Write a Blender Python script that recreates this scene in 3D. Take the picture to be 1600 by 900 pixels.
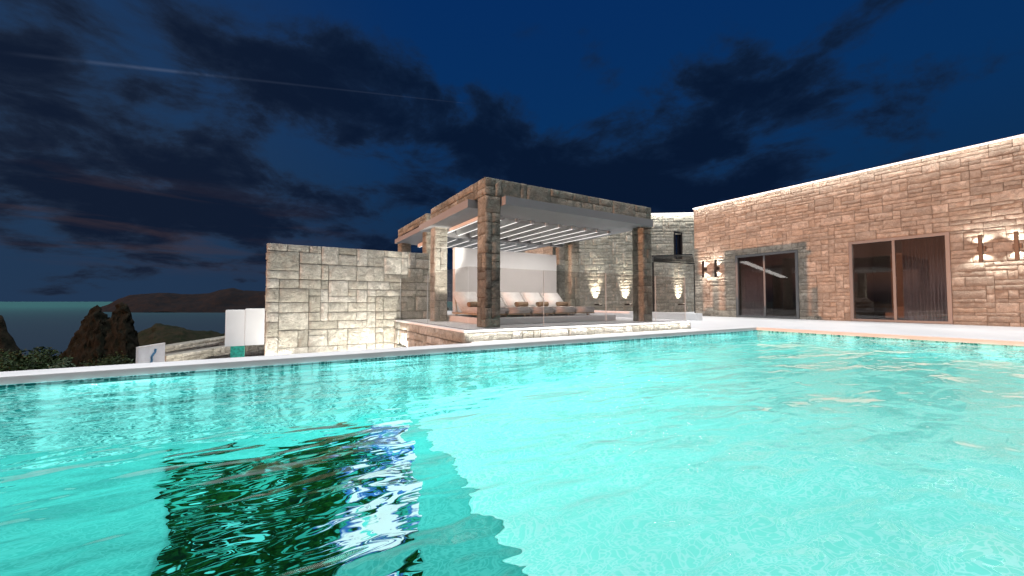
import bpy, bmesh, math, random
from mathutils import Vector, Matrix, noise
R = math.radians
for o in list(bpy.data.objects): bpy.data.objects.remove(o)
S = bpy.context.scene
C = bpy.context.collection

# ------------------------------------------------------------------ camera
cd = bpy.data.cameras.new('camera'); cam = bpy.data.objects.new('camera', cd); C.objects.link(cam)
cam.location = (0, 0, 0.56); cam.rotation_euler = (R(91.988), 0, R(-31.226))
cd.sensor_width = 36; cd.lens = 36*605/1600; cd.clip_start = 0.02; cd.clip_end = 40000
S.camera = cam
S.view_settings.view_transform = 'Standard'; S.view_settings.look = 'None'
S.view_settings.exposure = 0; S.view_settings.gamma = 1; S.view_settings.use_curve_mapping = False
S.cycles.caustics_reflective = False; S.cycles.caustics_refractive = False
S.cycles.sample_clamp_indirect = 4; S.cycles.max_bounces = 8; S.cycles.transparent_max_bounces = 16

# ------------------------------------------------------------------ node helper
class NT:
    def __init__(s, tree): s.t = tree; tree.nodes.clear()
    def n(s, typ, ins=None, **kw):
        nd = s.t.nodes.new(typ)
        for k, v in kw.items(): setattr(nd, k, v)
        for k, v in (ins or {}).items():
            sk = nd.inputs[k]
            if isinstance(v, bpy.types.NodeSocket): s.t.links.new(v, sk)
            elif isinstance(v, bpy.types.Node): s.t.links.new(v.outputs[0], sk)
            else:
                if sk.type == 'RGBA' and len(v) == 3: v = (*v, 1)
                sk.default_value = v
        return nd
    def m(s, op, a, b=0.0, c=0.0, clamp=False):
        return s.n('ShaderNodeMath', {0: a, 1: b, 2: c}, operation=op, use_clamp=clamp).outputs[0]
    def ss(s, v, a, b, to0=0.0, to1=1.0):
        nd = s.n('ShaderNodeMapRange', {0: v, 1: a, 2: b, 3: to0, 4: to1}, interpolation_type='SMOOTHSTEP'); return nd.outputs[0]
    def mix(s, f, a, b, bt='MIX'):
        nd = s.n('ShaderNodeMix', data_type='RGBA', blend_type=bt)
        for k, v in ((0, f), (6, a), (7, b)):
            sk = nd.inputs[k]
            if isinstance(v, (bpy.types.NodeSocket)): s.t.links.new(v, sk)
            elif isinstance(v, bpy.types.Node): s.t.links.new(v.outputs[0], sk)
            else: sk.default_value = (*v, 1) if (k != 0 and len(v) == 3) else v
        return nd.outputs[2]
    def noise(s, vec, scale, detail=4, rough=.5, dist=0, dim='3D', w=None):
        i = {'Vector': vec, 'Scale': scale, 'Detail': detail, 'Roughness': rough, 'Distortion': dist}
        nd = s.n('ShaderNodeTexNoise', noise_dimensions=dim)
        for k, v in i.items():
            if isinstance(v, bpy.types.NodeSocket): s.t.links.new(v, nd.inputs[k])
            else: nd.inputs[k].default_value = v
        if w is not None: nd.inputs['W'].default_value = w
        return nd.outputs[0]
    def vmul(s, v, k):
        return s.n('ShaderNodeVectorMath', {0: v, 1: k}, operation='MULTIPLY').outputs[0]
    def dot(s, v, k):
        k = Vector(k).normalized()
        return s.n('ShaderNodeVectorMath', {0: v, 1: k}, operation='DOT_PRODUCT').outputs['Value']

# ------------------------------------------------------------------ dusk sky
W = bpy.data.worlds.new('World'); S.world = W; W.use_nodes = True
t = NT(W.node_tree)
tc = t.n('ShaderNodeTexCoord').outputs['Generated']
sep = t.n('ShaderNodeSeparateXYZ', {0: tc}); X, Y, Z = sep.outputs
def ramp(f, pts):
    nd = t.n('ShaderNodeValToRGB', {0: f}); cr = nd.color_ramp
    while len(cr.elements) > 1: cr.elements.remove(cr.elements[-1])
    cr.elements[0].position = pts[0][0]; cr.elements[0].color = (*pts[0][1], 1)
    for p, c in pts[1:]:
        e = cr.elements.new(p); e.color = (*c, 1)
    return nd.outputs[0]
base = ramp(Z, [(0, (.012, .020, .046)), (.1, (.007, .022, .060)), (.22, (.004, .028, .088)), (.4, (.0025, .030, .115)), (.62, (.0018, .026, .118)), (.8, (.003, .03, .12))])
left = t.ss(t.dot(tc, (-.6, .8, 0)), .45, 1.0)
base = t.mix(t.m('MULTIPLY', left, .75), base, (.018, .045, .098))
# clouds on a flat layer overhead, seen in perspective
den = t.m('ADD', t.m('MAXIMUM', Z, 0.0), .27)
cx = t.m('DIVIDE', X, den); cy = t.m('DIVIDE', Y, den)
cv = t.n('ShaderNodeCombineXYZ', {0: cx, 1: cy, 2: 6.6}).outputs[0]
big = t.noise(cv, 1.1, 2, .5, .0)
fine = t.noise(cv, 2.9, 10, .62, .25)
dsum = t.m('ADD', t.m('MULTIPLY', big, .55), t.m('MULTIPLY', fine, .6))
band = t.m('MULTIPLY', t.ss(Z, .0, .08), t.ss(Z, .40, .66, 1.0, .42))
cover = t.m('ADD', dsum, t.m('MULTIPLY', band, .192))
cl = t.ss(cover, .69, .79)
thick = t.ss(cover, .71, .84)
ccol = t.mix(thick, (.007, .021, .058), (.0025, .009, .030))
cleft = t.mix(thick, (.017, .028, .054), (.006, .012, .030))
ccol = t.mix(left, ccol, cleft)
sky = t.mix(cl, base, ccol)
# pink remains of the sunset low on the left
st = t.noise(t.vmul(tc, (3, 3, 26)), 1.0, 5, .6, .4)
pk = t.m('MULTIPLY', t.m('MULTIPLY', t.ss(st, .46, .66), t.m('MULTIPLY', t.ss(Z, .03, .1), t.ss(Z, .16, .26, 1, 0))), t.ss(t.dot(tc, (-.6, .8, 0)), .62, .95))
sky = t.mix(t.m('MULTIPLY', pk, .5), sky, (.055, .036, .040))
# contrail: a thin straight streak (great circle segment)
def pix(px, py, d=1.0):
    f = 605.; a = R(31.226); p = R(1.988)
    fw = Vector((math.sin(a)*math.cos(p), math.cos(a)*math.cos(p), math.sin(p))); rt = Vector((math.cos(a), -math.sin(a), 0)); up = rt.cross(fw)
    return (fw*f + rt*(px-800) + up*(450-py))/f*d
a1 = pix(20, 84).normalized(); a2 = pix(742, 163).normalized(); nn = a1.cross(a2).normalized()
dist = t.m('ABSOLUTE', t.dot(tc, nn))
al = t.dot(tc, (a2-a1))
k1 = a1.dot((a2-a1).normalized()); k2 = a2.dot((a2-a1).normalized())
wid = t.ss(al, k1, k2, .0042, .0014)
tr = t.m('SUBTRACT', 1.0, t.m('DIVIDE', dist, wid), clamp=True)
tr = t.m('MULTIPLY', tr, t.m('MULTIPLY', t.ss(al, k1-.02, k1+.03), t.ss(al, k2-.1, k2, 1, .0)))
tr = t.m('MULTIPLY', tr, t.m('MULTIPLY', t.ss(cl, .1, .9, .5, .12), t.ss(t.noise(tc, 9, 2), .3, .55, .6, 1)))
sky = t.mix(tr, sky, (.085, .115, .19))
# out-of-view sky: neutral fill added behind the viewer, then the orange western dusk band
g = t.ss(t.dot(tc, (-.62, -.76, .22)), .05, .95)
g = t.m('MULTIPLY', g, t.ss(Z, -.02, .05))
sky = t.mix(1.0, sky, t.mix(g, (0, 0, 0), (.47, .51, .49)), 'ADD')
zn = t.ss(Z, .84, 1.0)  # bright zenith cap added as overhead fill, out of view
sky = t.mix(1.0, sky, t.mix(zn, (0, 0, 0), (8.5, 8.5, 8.5)), 'ADD')
ob = t.m('MULTIPLY', t.ss(t.dot(tc, (-1, -.1, 0)), .72, .98), t.m('MULTIPLY', t.ss(Z, .0, .06), t.ss(Z, .1, .3, 1, 0)))
sky = t.mix(1.0, sky, t.mix(ob, (0, 0, 0), (.55, .17, .05)), 'ADD')
bg = t.n('ShaderNodeBackground', {0: sky, 1: 1.0})
t.n('ShaderNodeOutputWorld', {0: bg})

# ------------------------------------------------------------------ low red sun in the west
sd = bpy.data.lights.new('sun', 'SUN'); so = bpy.data.objects.new('sun', sd); C.objects.link(so)
sd.energy = 3.4; sd.angle = R(.5); sd.color = (1, .43, .225)
so.rotation_euler = Vector((-1, -.035, .006)).to_track_quat('Z', 'Y').to_euler()

# ------------------------------------------------------------------ helpers
def link(o): C.objects.link(o); return o
def tagp(o, label=None, cat=None, group=None, kind=None):
    for k, v in (('label', label), ('category', cat), ('group', group), ('kind', kind)):
        if v: o[k] = v
    return o
def thing(name, label, cat, loc=(0, 0, 0), group=None):
    o = link(bpy.data.objects.new(name, None)); o.location = loc; o.empty_display_size = .2
    return tagp(o, label, cat, group)
def wloc(o):
    v = Vector(o.location)
    while o.parent: o = o.parent; v += Vector(o.location)
    return v
def obj(name, bm, mat, parent=None, origin=None, smooth=False):
    """bm in world coordinates; becomes one mesh object whose origin is at its own centre (or given)"""
    if origin is None:
        xs = [v.co for v in bm.verts]
        origin = Vector(((min(c.x for c in xs)+max(c.x for c in xs))/2, (min(c.y for c in xs)+max(c.y for c in xs))/2, min(c.z for c in xs)))
    origin = Vector(origin)
    for v in bm.verts: v.co -= origin
    me = bpy.data.meshes.new(name); bm.to_mesh(me); bm.free()
    for mm in (mat if isinstance(mat, (list, tuple)) else [mat]): me.materials.append(mm)
    if smooth:
        for p in me.polygons: p.use_smooth = True
    o = link(bpy.data.objects.new(name, me))
    if parent: o.parent = parent; o.location = origin - wloc(parent)
    else: o.location = origin
    return o
def B(): return bmesh.new()
def box(bm, x0, x1, y0, y1, z0, z1, bev=0.0, mi=0):
    r = bmesh.ops.create_cube(bm, size=1.0)
    vs = r['verts']
    for v in vs: v.co = Vector(((x0+x1)/2+v.co.x*(x1-x0), (y0+y1)/2+v.co.y*(y1-y0), (z0+z1)/2+v.co.z*(z1-z0)))
    fs = {f for v in vs for f in v.link_faces}
    for f in fs: f.material_index = mi
    if bev:
        es = {e for v in vs for e in v.link_edges}
        bmesh.ops.bevel(bm, geom=list(es), offset=bev, segments=2, affect='EDGES', profile=.6)
    return bm
def cyl(bm, p0, p1, r, seg=16, r2=None):
    p0, p1 = Vector(p0), Vector(p1); d = p1-p0
    q = d.to_track_quat('Z', 'Y').to_matrix().to_4x4()
    m = Matrix.Translation((p0+p1)/2) @ q
    bmesh.ops.create_cone(bm, cap_ends=True, segments=seg, radius1=r, radius2=r if r2 is None else r2, depth=d.length, matrix=m)
    return bm
def bar(bm, p0, p1, w, h):
    """square bar between two points"""
    p0, p1 = Vector(p0), Vector(p1); d = (p1-p0); L = d.length; d.normalize()
    s = d.cross(Vector((0, 0, 1)))
    if s.length < .1: s = Vector((1, 0, 0))
    s.normalize(); u = s.cross(d)
    vs = [bm.verts.new(p + s*a*w/2 + u*b*h/2) for p in (p0, p1) for a, b in ((-1, -1), (1, -1), (1, 1), (-1, 1))]
    for f in ((3, 2, 1, 0), (4, 5, 6, 7), (0, 1, 5, 4), (1, 2, 6, 5), (2, 3, 7, 6), (3, 0, 4, 7)): bm.faces.new([vs[i] for i in f])
    return bm
def part(name, mat, parent, *boxes, bev=0.0):
    bm = B()
    for b in boxes: box(bm, *b, bev=bev)
    return obj(name, bm, mat, parent)
def spot(loc, to, energy, angle, color=(1, .93, .82), blend=.5, r=.02, parent=None):
    l = bpy.data.lights.new('spot_light', 'SPOT'); l.energy = energy; l.spot_size = R(angle); l.spot_blend = blend; l.color = color; l.shadow_soft_size = r
    o = link(bpy.data.objects.new('spot_light', l)); loc = Vector(loc)
    o.rotation_euler = (loc-Vector(to)).to_track_quat('Z', 'Y').to_euler()
    if parent: o.parent = parent; o.location = loc - wloc(parent)
    else: o.location = loc
    return o
def area(loc, to, energy, sx, sy, color=(1, .96, .9), parent=None, upv='Y', spread=180):
    l = bpy.data.lights.new('strip_light', 'AREA'); l.shape = 'RECTANGLE'; l.size = sx; l.size_y = sy; l.energy = energy; l.color = color; l.spread = R(spread)
    o = link(bpy.data.objects.new('strip_light', l)); loc = Vector(loc)
    o.rotation_euler = (loc-Vector(to)).to_track_quat('Z', upv).to_euler()
    if parent: o.parent = parent; o.location = loc - wloc(parent)
    else: o.location = loc
    return o

# ------------------------------------------------------------------ materials
def newmat(name):
    m = bpy.data.materials.new(name); m.use_nodes = True; return m, NT(m.node_tree)
def simple(name, col, rough=.5, metal=0, nscale=0, namp=.1, bump=0, spec=.5):
    m, t = newmat(name)
    tc = t.n('ShaderNodeTexCoord').outputs['Object']
    c = col; ins = {'Roughness': rough, 'Metallic': metal, 'Specular IOR Level': spec}
    if nscale:
        nz = t.noise(tc, nscale, 5, .6)
        c = t.mix(t.ss(nz, .3, .7), tuple(x*(1-namp) for x in col), tuple(min(1, x*(1+namp)) for x in col))
        if bump: ins['Normal'] = t.n('ShaderNodeBump', {'Strength': bump, 'Distance': .01, 'Height': nz}).outputs[0]
        ins['Roughness'] = t.ss(nz, .2, .8, rough*.85, min(1, rough*1.15))
    ins['Base Color'] = c
    bs = t.n('ShaderNodeBsdfPrincipled', ins); t.n('ShaderNodeOutputMaterial', {0: bs}); return m
def emit(name, col, st):
    m, t = newmat(name); e = t.n('ShaderNodeEmission', {0: col, 1: st}); t.n('ShaderNodeOutputMaterial', {0: e}); return m
def stone_mat(name, c1, c2, c3, rust=.35, bscale=1.0):
    m, t = newmat(name)
    tc = t.n('ShaderNodeTexCoord').outputs['Object']
    geo = t.n('ShaderNodeNewGeometry').outputs['Random Per Island']
    r2 = t.m('FRACT', t.m('MULTIPLY', geo, 37.3))
    off = t.n('ShaderNodeVectorMath', {0: tc, 1: t.n('ShaderNodeCombineXYZ', {0: t.m('MULTIPLY', geo, 9.0), 1: t.m('MULTIPLY', r2, 5.0), 2: 0.0}).outputs[0]}, operation='ADD').outputs[0]
    c = t.mix(t.ss(geo, .1, .9), c1, c2); c = t.mix(t.ss(r2, .55, 1.0), c, c3)
    n1 = t.noise(off, 5.5, 8, .68, .6); n2 = t.noise(off, 26*bscale, 6, .7, .3)
    n3 = t.noise(t.vmul(off, (1, 1, 2.2)), 3.0, 6, .7, 1.2)
    c = t.mix(t.ss(n1, .40, .60, .0, .5), c, tuple(x*.5 for x in c1))
    c = t.mix(t.ss(n2, .52, .72, 0, .38), c, tuple(min(1, x*1.45) for x in c3))
    c = t.mix(t.ss(n3, .60, .72, 0, rust), c, (.30, .15, .07))
    rk = t.noise(t.vmul(off, (1.0, 1.0, 1.25)), 8.0*bscale, 7, .68, 1.0)
    rid = t.m('ABSOLUTE', t.m('SUBTRACT', rk, .5))
    h = t.m('ADD', t.m('MULTIPLY', rid, -2.6), t.m('ADD', t.m('MULTIPLY', n1, .7), t.m('MULTIPLY', n2, .4)))
    c = t.mix(t.ss(rid, .035, .0, 0, .4), c, tuple(x*.45 for x in c1))
    b = t.n('ShaderNodeBump', {'Strength': 1.0, 'Distance': .065/bscale, 'Height': h}).outputs[0]
    bs = t.n('ShaderNodeBsdfPrincipled', {'Base Color': c, 'Roughness': .88, 'Normal': b, 'Specular IOR Level': .25})
    t.n('ShaderNodeOutputMaterial', {0: bs}); return m
M_stone = stone_mat('pale_split_stone', (.41, .385, .325), (.57, .54, .47), (.63, .60, .54))
M_dark = stone_mat('grey_split_stone', (.32, .31, .255), (.54, .51, .42), (.48, .44, .36), .35)
M_fac = stone_mat('facade_stone', (.41, .36, .30), (.62, .54, .45), (.52, .43, .34), .3, 1.5)
M_annex = stone_mat('annex_stone', (.44, .43, .36), (.62, .60, .52), (.58, .55, .46), .3, .9)
M_mortar = simple('mortar', (.15, .125, .10), .95, nscale=30, namp=.3)
M_white = simple('white_plaster', (.70, .698, .695), .6, nscale=3, namp=.02, bump=.05)
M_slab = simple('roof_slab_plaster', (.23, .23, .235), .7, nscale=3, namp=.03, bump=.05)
M_deck = simple('white_deck', (.71, .705, .70), .45, nscale=1.3, namp=.035, bump=.04)
M_frame = simple('grey_door_frame', (.14, .138, .138), .4, nscale=5, namp=.05)
M_black = simple('black_metal', (.012, .012, .013), .35, nscale=8, namp=.2)
M_bronze = simple('bronze_metal', (.022, .017, .015), .38, .2, nscale=9, namp=.15)
M_led = emit('led_strip', (1, .97, .92), 3.0)
M_ledsoft = emit('led_line', (1, .96, .9), 1.5)
M_curtain = simple('curtain', (.30, .26, .27), .9, nscale=6, namp=.1)
M_room = simple('room_wall', (.22, .19, .18), .8, nscale=2, namp=.1)
M_roomfloor = simple('room_floor', (.10, .07, .05), .5, nscale=4, namp=.2)
M_cush = simple('backrest_fabric', (.80, .79, .77), .95, nscale=14, namp=.06, bump=.3)
M_seat = simple('seat_fabric', (.60, .57, .54), .95, nscale=14, namp=.10, bump=.3)
M_towel = simple('tan_towel', (.33, .23, .15), .95, nscale=60, namp=.25, bump=.6)
M_wood = simple('teak_wood', (.42, .33, .22), .6, nscale=18, namp=.3, bump=.2)

# glass
def glass_mat(name, tint, ref=1.45, extra=0.0):
    m, t = newmat(name)
    tr = t.n('ShaderNodeBsdfTransparent', {0: (*tint, 1)}); gl = t.n('ShaderNodeBsdfGlossy', {0: (1, 1, 1, 1), 'Roughness': 0.0})
    f = t.n('ShaderNodeFresnel', {0: ref}).outputs[0]; bf = t.n('ShaderNodeNewGeometry').outputs['Backfacing']
    f = t.m('MULTIPLY', t.m('ADD', f, extra, clamp=True), t.m('SUBTRACT', 1.0, bf))
    mx = t.n('ShaderNodeMixShader', {0: f, 1: tr, 2: gl}); t.n('ShaderNodeOutputMaterial', {0: mx}); return m
M_glass = glass_mat('balustrade_glass', (.87, .85, .84), 1.3)
M_window = glass_mat('door_glass', (.74, .71, .70), 1.45, .02)
M_edge = simple('glass_edge', (.62, .66, .66), .2)

# pool tile, with caustics and light streaks painted into the colour
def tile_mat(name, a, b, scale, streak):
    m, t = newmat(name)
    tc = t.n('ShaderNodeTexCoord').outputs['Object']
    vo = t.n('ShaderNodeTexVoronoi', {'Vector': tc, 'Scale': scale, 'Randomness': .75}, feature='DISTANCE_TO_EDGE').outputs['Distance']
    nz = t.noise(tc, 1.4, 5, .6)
    c = t.mix(t.ss(vo, .02, .16), b, a)  # pale cell edges imitate the caustic light network
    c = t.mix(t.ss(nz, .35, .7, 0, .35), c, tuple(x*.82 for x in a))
    if streak:  # vertical light streaks painted into the wall colour
        s1 = t.noise(t.vmul(tc, (5, 5, .12)), 1.0, 4, .7, .4)
        s2 = t.noise(t.vmul(tc, (22, 22, .2)), 1.0, 2, .6, .3)
        c = t.mix(t.ss(s1, .50, .60, 0, .9), c, b); c = t.mix(t.ss(s2, .55, .60, 0, .9), c, b)
        c = t.mix(t.ss(s1, .5, .34, 0, .35), c, tuple(x*.72 for x in a))
    bs = t.n('ShaderNodeBsdfPrincipled', {'Base Color': c, 'Roughness': .6, 'Specular IOR Level': 0.0}); t.n('ShaderNodeOutputMaterial', {0: bs}); return m
M_floor = tile_mat('turquoise_caustic_tile', (.25, .88, .80), (.48, .96, .93), 21, False)
M_floor_dim = tile_mat('dim_caustic_tile', (.04, .34, .31), (.07, .42, .39), 21, False)  # darker copy of the floor tile, painted for the less lit end
M_pwall = tile_mat('light_streak_tile', (.016, .23, .22), (.36, .90, .88), 22, True)
# refracted view through the water, painted in dark green and white
m, t = newmat('painted_refraction'); M_refraction = m
tc = t.n('ShaderNodeTexCoord').outputs['Object']
n1 = t.noise(t.vmul(tc, (1.0, 1.6, 1.0)), 1.5, 4, .55, 1.8); n2 = t.noise(tc, 16, 5, .7, 1.0); n3 = t.noise(t.vmul(tc, (1.2, 2.4, 1)), 2.2, 3, .5, 2.2)
sx = t.n('ShaderNodeSeparateXYZ', {0: tc}).outputs
c = t.mix(t.ss(n2, .4, .65), (.001, .010, .0015), (.004, .040, .007))
c = t.mix(t.ss(n3, .54, .58), c, (.02, .25, .20))
wm = t.m('ADD', n1, t.m('MULTIPLY', sx[0], .26))
c = t.mix(t.ss(wm, .60, .63), c, (.85, .97, 1)); c = t.mix(t.m('MULTIPLY', t.ss(wm, .59, .61), t.ss(wm, .62, .66, 1, 0)), c, (.02, .10, .30))
c = t.mix(t.ss(n3, .37, .34), c, (.08, .55, .52))
bs = t.n('ShaderNodeBsdfPrincipled', {'Base Color': c, 'Roughness': .6, 'Specular IOR Level': 0.0}); t.n('ShaderNodeOutputMaterial', {0: bs})

# water of the pool
m, t = newmat('pool_water'); M_water = m
tc = t.n('ShaderNodeTexCoord').outputs['Object']
rot = t.n('ShaderNodeMapping', {'Vector': tc, 'Rotation': (0, 0, R(20)), 'Scale': (1.0, 2.2, 1)}).outputs[0]
w1 = t.noise(rot, 1.0, 1.5, .4, .5); w2 = t.noise(rot, 3.8, 1.5, .4, .6); w3 = t.noise(t.vmul(tc, (1, 1.5, 1)), 10, 1, .5, .3)
h = t.m('ADD', t.m('MULTIPLY', w1, .14), t.m('ADD', t.m('MULTIPLY', w2, .040), t.m('MULTIPLY', w3, .0045)))
bp = t.n('ShaderNodeBump', {'Strength': 1.0, 'Distance': .55, 'Height': h}).outputs[0]
fr = t.n('ShaderNodeFresnel', {0: 1.33, 1: bp}).outputs[0]
rf = t.n('ShaderNodeBsdfRefraction', {0: (.94, 1, 1, 1), 'Roughness': 0.0, 'IOR': 1.2, 'Normal': bp})
gl = t.n('ShaderNodeBsdfGlossy', {0: (1, 1, 1, 1), 'Roughness': .015, 'Normal': bp})
mx = t.n('ShaderNodeMixShader', {0: t.m('MULTIPLY', fr, .75), 1: rf, 2: gl}); t.n('ShaderNodeOutputMaterial', {0: mx})

# ------------------------------------------------------------------ ashlar stonework
def ashlar(W, H, uu, uv, holes, rng, wmax=4, lng=False):
    def lines(L, u, cuts):
        n = max(1, round(L/u)); a = [i*L/n + (rng.uniform(-.2, .2)*L/n if 0 < i < n else 0) for i in range(n+1)]
        for c in cuts:
            if 0.001 < c < L-.001:
                i = min(range(1, n), key=lambda k: abs(a[k]-c)) if n > 1 else 0
                if i: a[i] = c
        return sorted(set(a))
    us = lines(W, uu, [h[0] for h in holes]+[h[1] for h in holes]); vs = lines(H, uv, [h[2] for h in holes]+[h[3] for h in holes])
    nu, nv = len(us)-1, len(vs)-1
    occ = [[False]*nv for _ in range(nu)]
    for i in range(nu):
        for j in range(nv):
            cu, cvv = (us[i]+us[i+1])/2, (vs[j]+vs[j+1])/2
            if any(h[0] < cu < h[1] and h[2] < cvv < h[3] for h in holes): occ[i][j] = True
    out = []
    for j in range(nv):
        i = 0
        while i < nu:
            if occ[i][j]: i += 1; continue
            w = rng.choice([1, 2, 2, 3, 3, 4] if lng else [1, 1, 2, 2, 3, wmax]); hh = rng.choice([1, 1, 1, 1, 2] if lng else [1, 1, 1, 2, 2]) if w > 1 else rng.choice([1, 2, 2])
            while True:
                w2 = 0
                while w2 < w and i+w2 < nu and not occ[i+w2][j]: w2 += 1
                w = w2; break
            hh = min(hh, nv-j)
            while hh > 1 and any(occ[i+a][j+b] for a in range(w) for b in range(hh)): hh -= 1
            for a in range(w):
                for b in range(hh): occ[i+a][j+b] = True
            out.append((us[i], us[i+w], vs[j], vs[j+hh])); i += w
    return out
def stones(bm, org, ud, W, H, uu=.17, uv=.145, holes=(), seed=1, prot=.03, cell=.07, joint=.003, amp=.012, zfun=None, wmax=4, lng=False):
    org = Vector(org); ud = Vector(ud).normalized(); vd = Vector((0, 0, 1)); nd = ud.cross(vd)
    rng = random.Random(seed)
    for (u0, u1, v0, v1) in ashlar(W, H, uu, uv, list(holes), rng, wmax, lng):
        u0 += joint*rng.uniform(.5, 1.5); u1 -= joint*rng.uniform(.5, 1.5); v0 += joint*rng.uniform(.5, 1.5); v1 -= joint*rng.uniform(.5, 1.5)
        nu = max(3, round((u1-u0)/cell)); nv = max(3, round((v1-v0)/cell))
        p = prot*rng.uniform(.75, 1.25); tu = rng.uniform(-.3, .3); tv = rng.uniform(-.3, .3); so = Vector((rng.uniform(0, 50), rng.uniform(0, 50), 0))
        e = min(.012, (u1-u0)*.15, (v1-v0)*.15)
        us = [u0, u0+e] + [u0+e+(u1-u0-2*e)*k/(nu-1) for k in range(1, nu-1)] + [u1-e, u1]
        vs = [v0, v0+e] + [v0+e+(v1-v0-2*e)*k/(nv-1) for k in range(1, nv-1)] + [v1-e, v1]
        a, b = len(us), len(vs)
        gr = []
        for i in range(a):
            col = []
            for j in range(b):
                edge = i in (0, a-1) or j in (0, b-1)
                q = so + Vector((us[i]*7, vs[j]*9, 0))
                nz = noise.fractal(q, 1.0, 2.0, 3)
                rz = 1-abs(noise.noise(q*.8))*2.4
                d = p*(1+tu*((us[i]-u0)/(u1-u0)-.5)+tv*((vs[j]-v0)/(v1-v0)-.5)) + (amp*(nz*.8+rz*.55) if not edge else 0)
                if edge: d = p*.72 + amp*.45*nz
                du = rng.uniform(-.0015, .0015) if edge else 0
                P = org + ud*(us[i]+du) + vd*vs[j] + nd*d
                col.append(bm.verts.new(P))
            gr.append(col)
        for i in range(a-1):
            for j in range(b-1):
                f = bm.faces.new((gr[i][j], gr[i+1][j], gr[i+1][j+1], gr[i][j+1])); f.smooth = True
        ring = [gr[i][0] for i in range(a)] + [gr[a-1][j] for j in range(1, b)] + [gr[i][b-1] for i in range(a-2, -1, -1)] + [gr[0][j] for j in range(b-2, 0, -1)]
        back = [bm.verts.new(v.co - nd*(nd.dot(v.co-org)) - nd*.004) for v in ring]
        n = len(ring)
        for k in range(n):
            bm.faces.new((ring[(k+1) % n], ring[k], back[k], back[(k+1) % n]))
    return bm
def stone_box(name, mat, parent, x0, x1, y0, y1, z0, z1, sides='fl', seed=1, uu=.17, uv=.145, prot=.02, top=True, cell=.07, amp=.012, cap=None, topm=None, wmax=4):
    """a box of rubble core with dressed stones on the chosen sides: f front(-Y) l left(-X) r right(+X) b back(+Y)"""
    bm = B(); p = prot
    box(bm, x0+p, x1-(p if 'r' in sides else 0), y0+p, y1-(p if 'b' in sides else 0), z0, z1-(.004 if top else 0), mi=1)
    k = len(bm.faces)
    if 'f' in sides: stones(bm, (x0+.003, y0+p, z0), (1, 0, 0), x1-x0-.006, z1-z0, uu, uv, seed=seed, prot=prot, cell=cell, amp=amp, wmax=wmax)
    if 'l' in sides: stones(bm, (x0+p, y1-.003, z0), (0, -1, 0), y1-y0-.006, z1-z0, uu, uv, seed=seed+1, prot=prot, cell=cell, amp=amp, wmax=wmax)
    if 'r' in sides: stones(bm, (x1-p, y0+.003, z0), (0, 1, 0), y1-y0-.006, z1-z0, uu, uv, seed=seed+2, prot=prot, cell=cell, amp=amp, wmax=wmax)
    if 'b' in sides: stones(bm, (x1-.003, y1-p, z0), (-1, 0, 0), x1-x0-.006, z1-z0, uu, uv, seed=seed+3, prot=prot, cell=cell, amp=amp, wmax=wmax)
    return obj(name, bm, [mat, M_mortar], parent)

# ================================================================== SETTING
ZW = -.08   # water level
# ---- pool
pool = thing('swimming_pool', 'large rectangular pool with white coping and turquoise tiled basin under the water', 'pool', (2, 0, -1.55))
part('coping', M_deck, pool, (-9, 8.9, 4.45, 4.77, -.9, 0), bev=.006)
part('coping', M_deck, pool, (8.9, 9.2, -5.4, 4.77, -.9, 0.002), bev=.006)
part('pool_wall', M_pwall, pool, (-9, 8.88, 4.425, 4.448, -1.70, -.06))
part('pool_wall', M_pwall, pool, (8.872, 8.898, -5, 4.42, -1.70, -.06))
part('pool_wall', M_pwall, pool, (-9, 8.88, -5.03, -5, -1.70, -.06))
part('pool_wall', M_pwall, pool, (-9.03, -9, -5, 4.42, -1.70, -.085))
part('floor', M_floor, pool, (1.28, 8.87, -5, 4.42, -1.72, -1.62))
part('floor', M_floor_dim, pool, (-9, 1.28, -5, 4.42, -1.72, -1.624))
part('coping', M_deck, pool, (-9, 9.2, -5.4, -5.03, -.9, 0), bev=.006)
# thin panel on the floor carrying the painted refraction
bm = B()
pts = [(-.72, 4.0), (1.2, 4.1), (.78, 2.4), (-.47, 2.4)]
top = [bm.verts.new((x, y, -1.614)) for x, y in pts]; bot = [bm.verts.new((x, y, -1.626)) for x, y in pts]
bm.faces.new(top[::-1]); bm.faces.new(bot)
for i in range(4): bm.faces.new((top[i], top[(i+1) % 4], bot[(i+1) % 4], bot[i]))
bmesh.ops.recalc_face_normals(bm, faces=bm.faces)
tagp(obj('refraction_patch', bm, M_refraction, pool), 'dark green and white refraction painted on the pool floor')
# water: a rippled sheet
bm = B()
vs = [bm.verts.new(p) for p in ((-9, -5, ZW), (8.872, -5, ZW), (8.872, 4.425, ZW), (-9, 4.425, ZW))]
bm.faces.new(vs)
tagp(obj('pool_water', bm, M_water, origin=(0, 0, ZW)), kind='structure')
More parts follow.
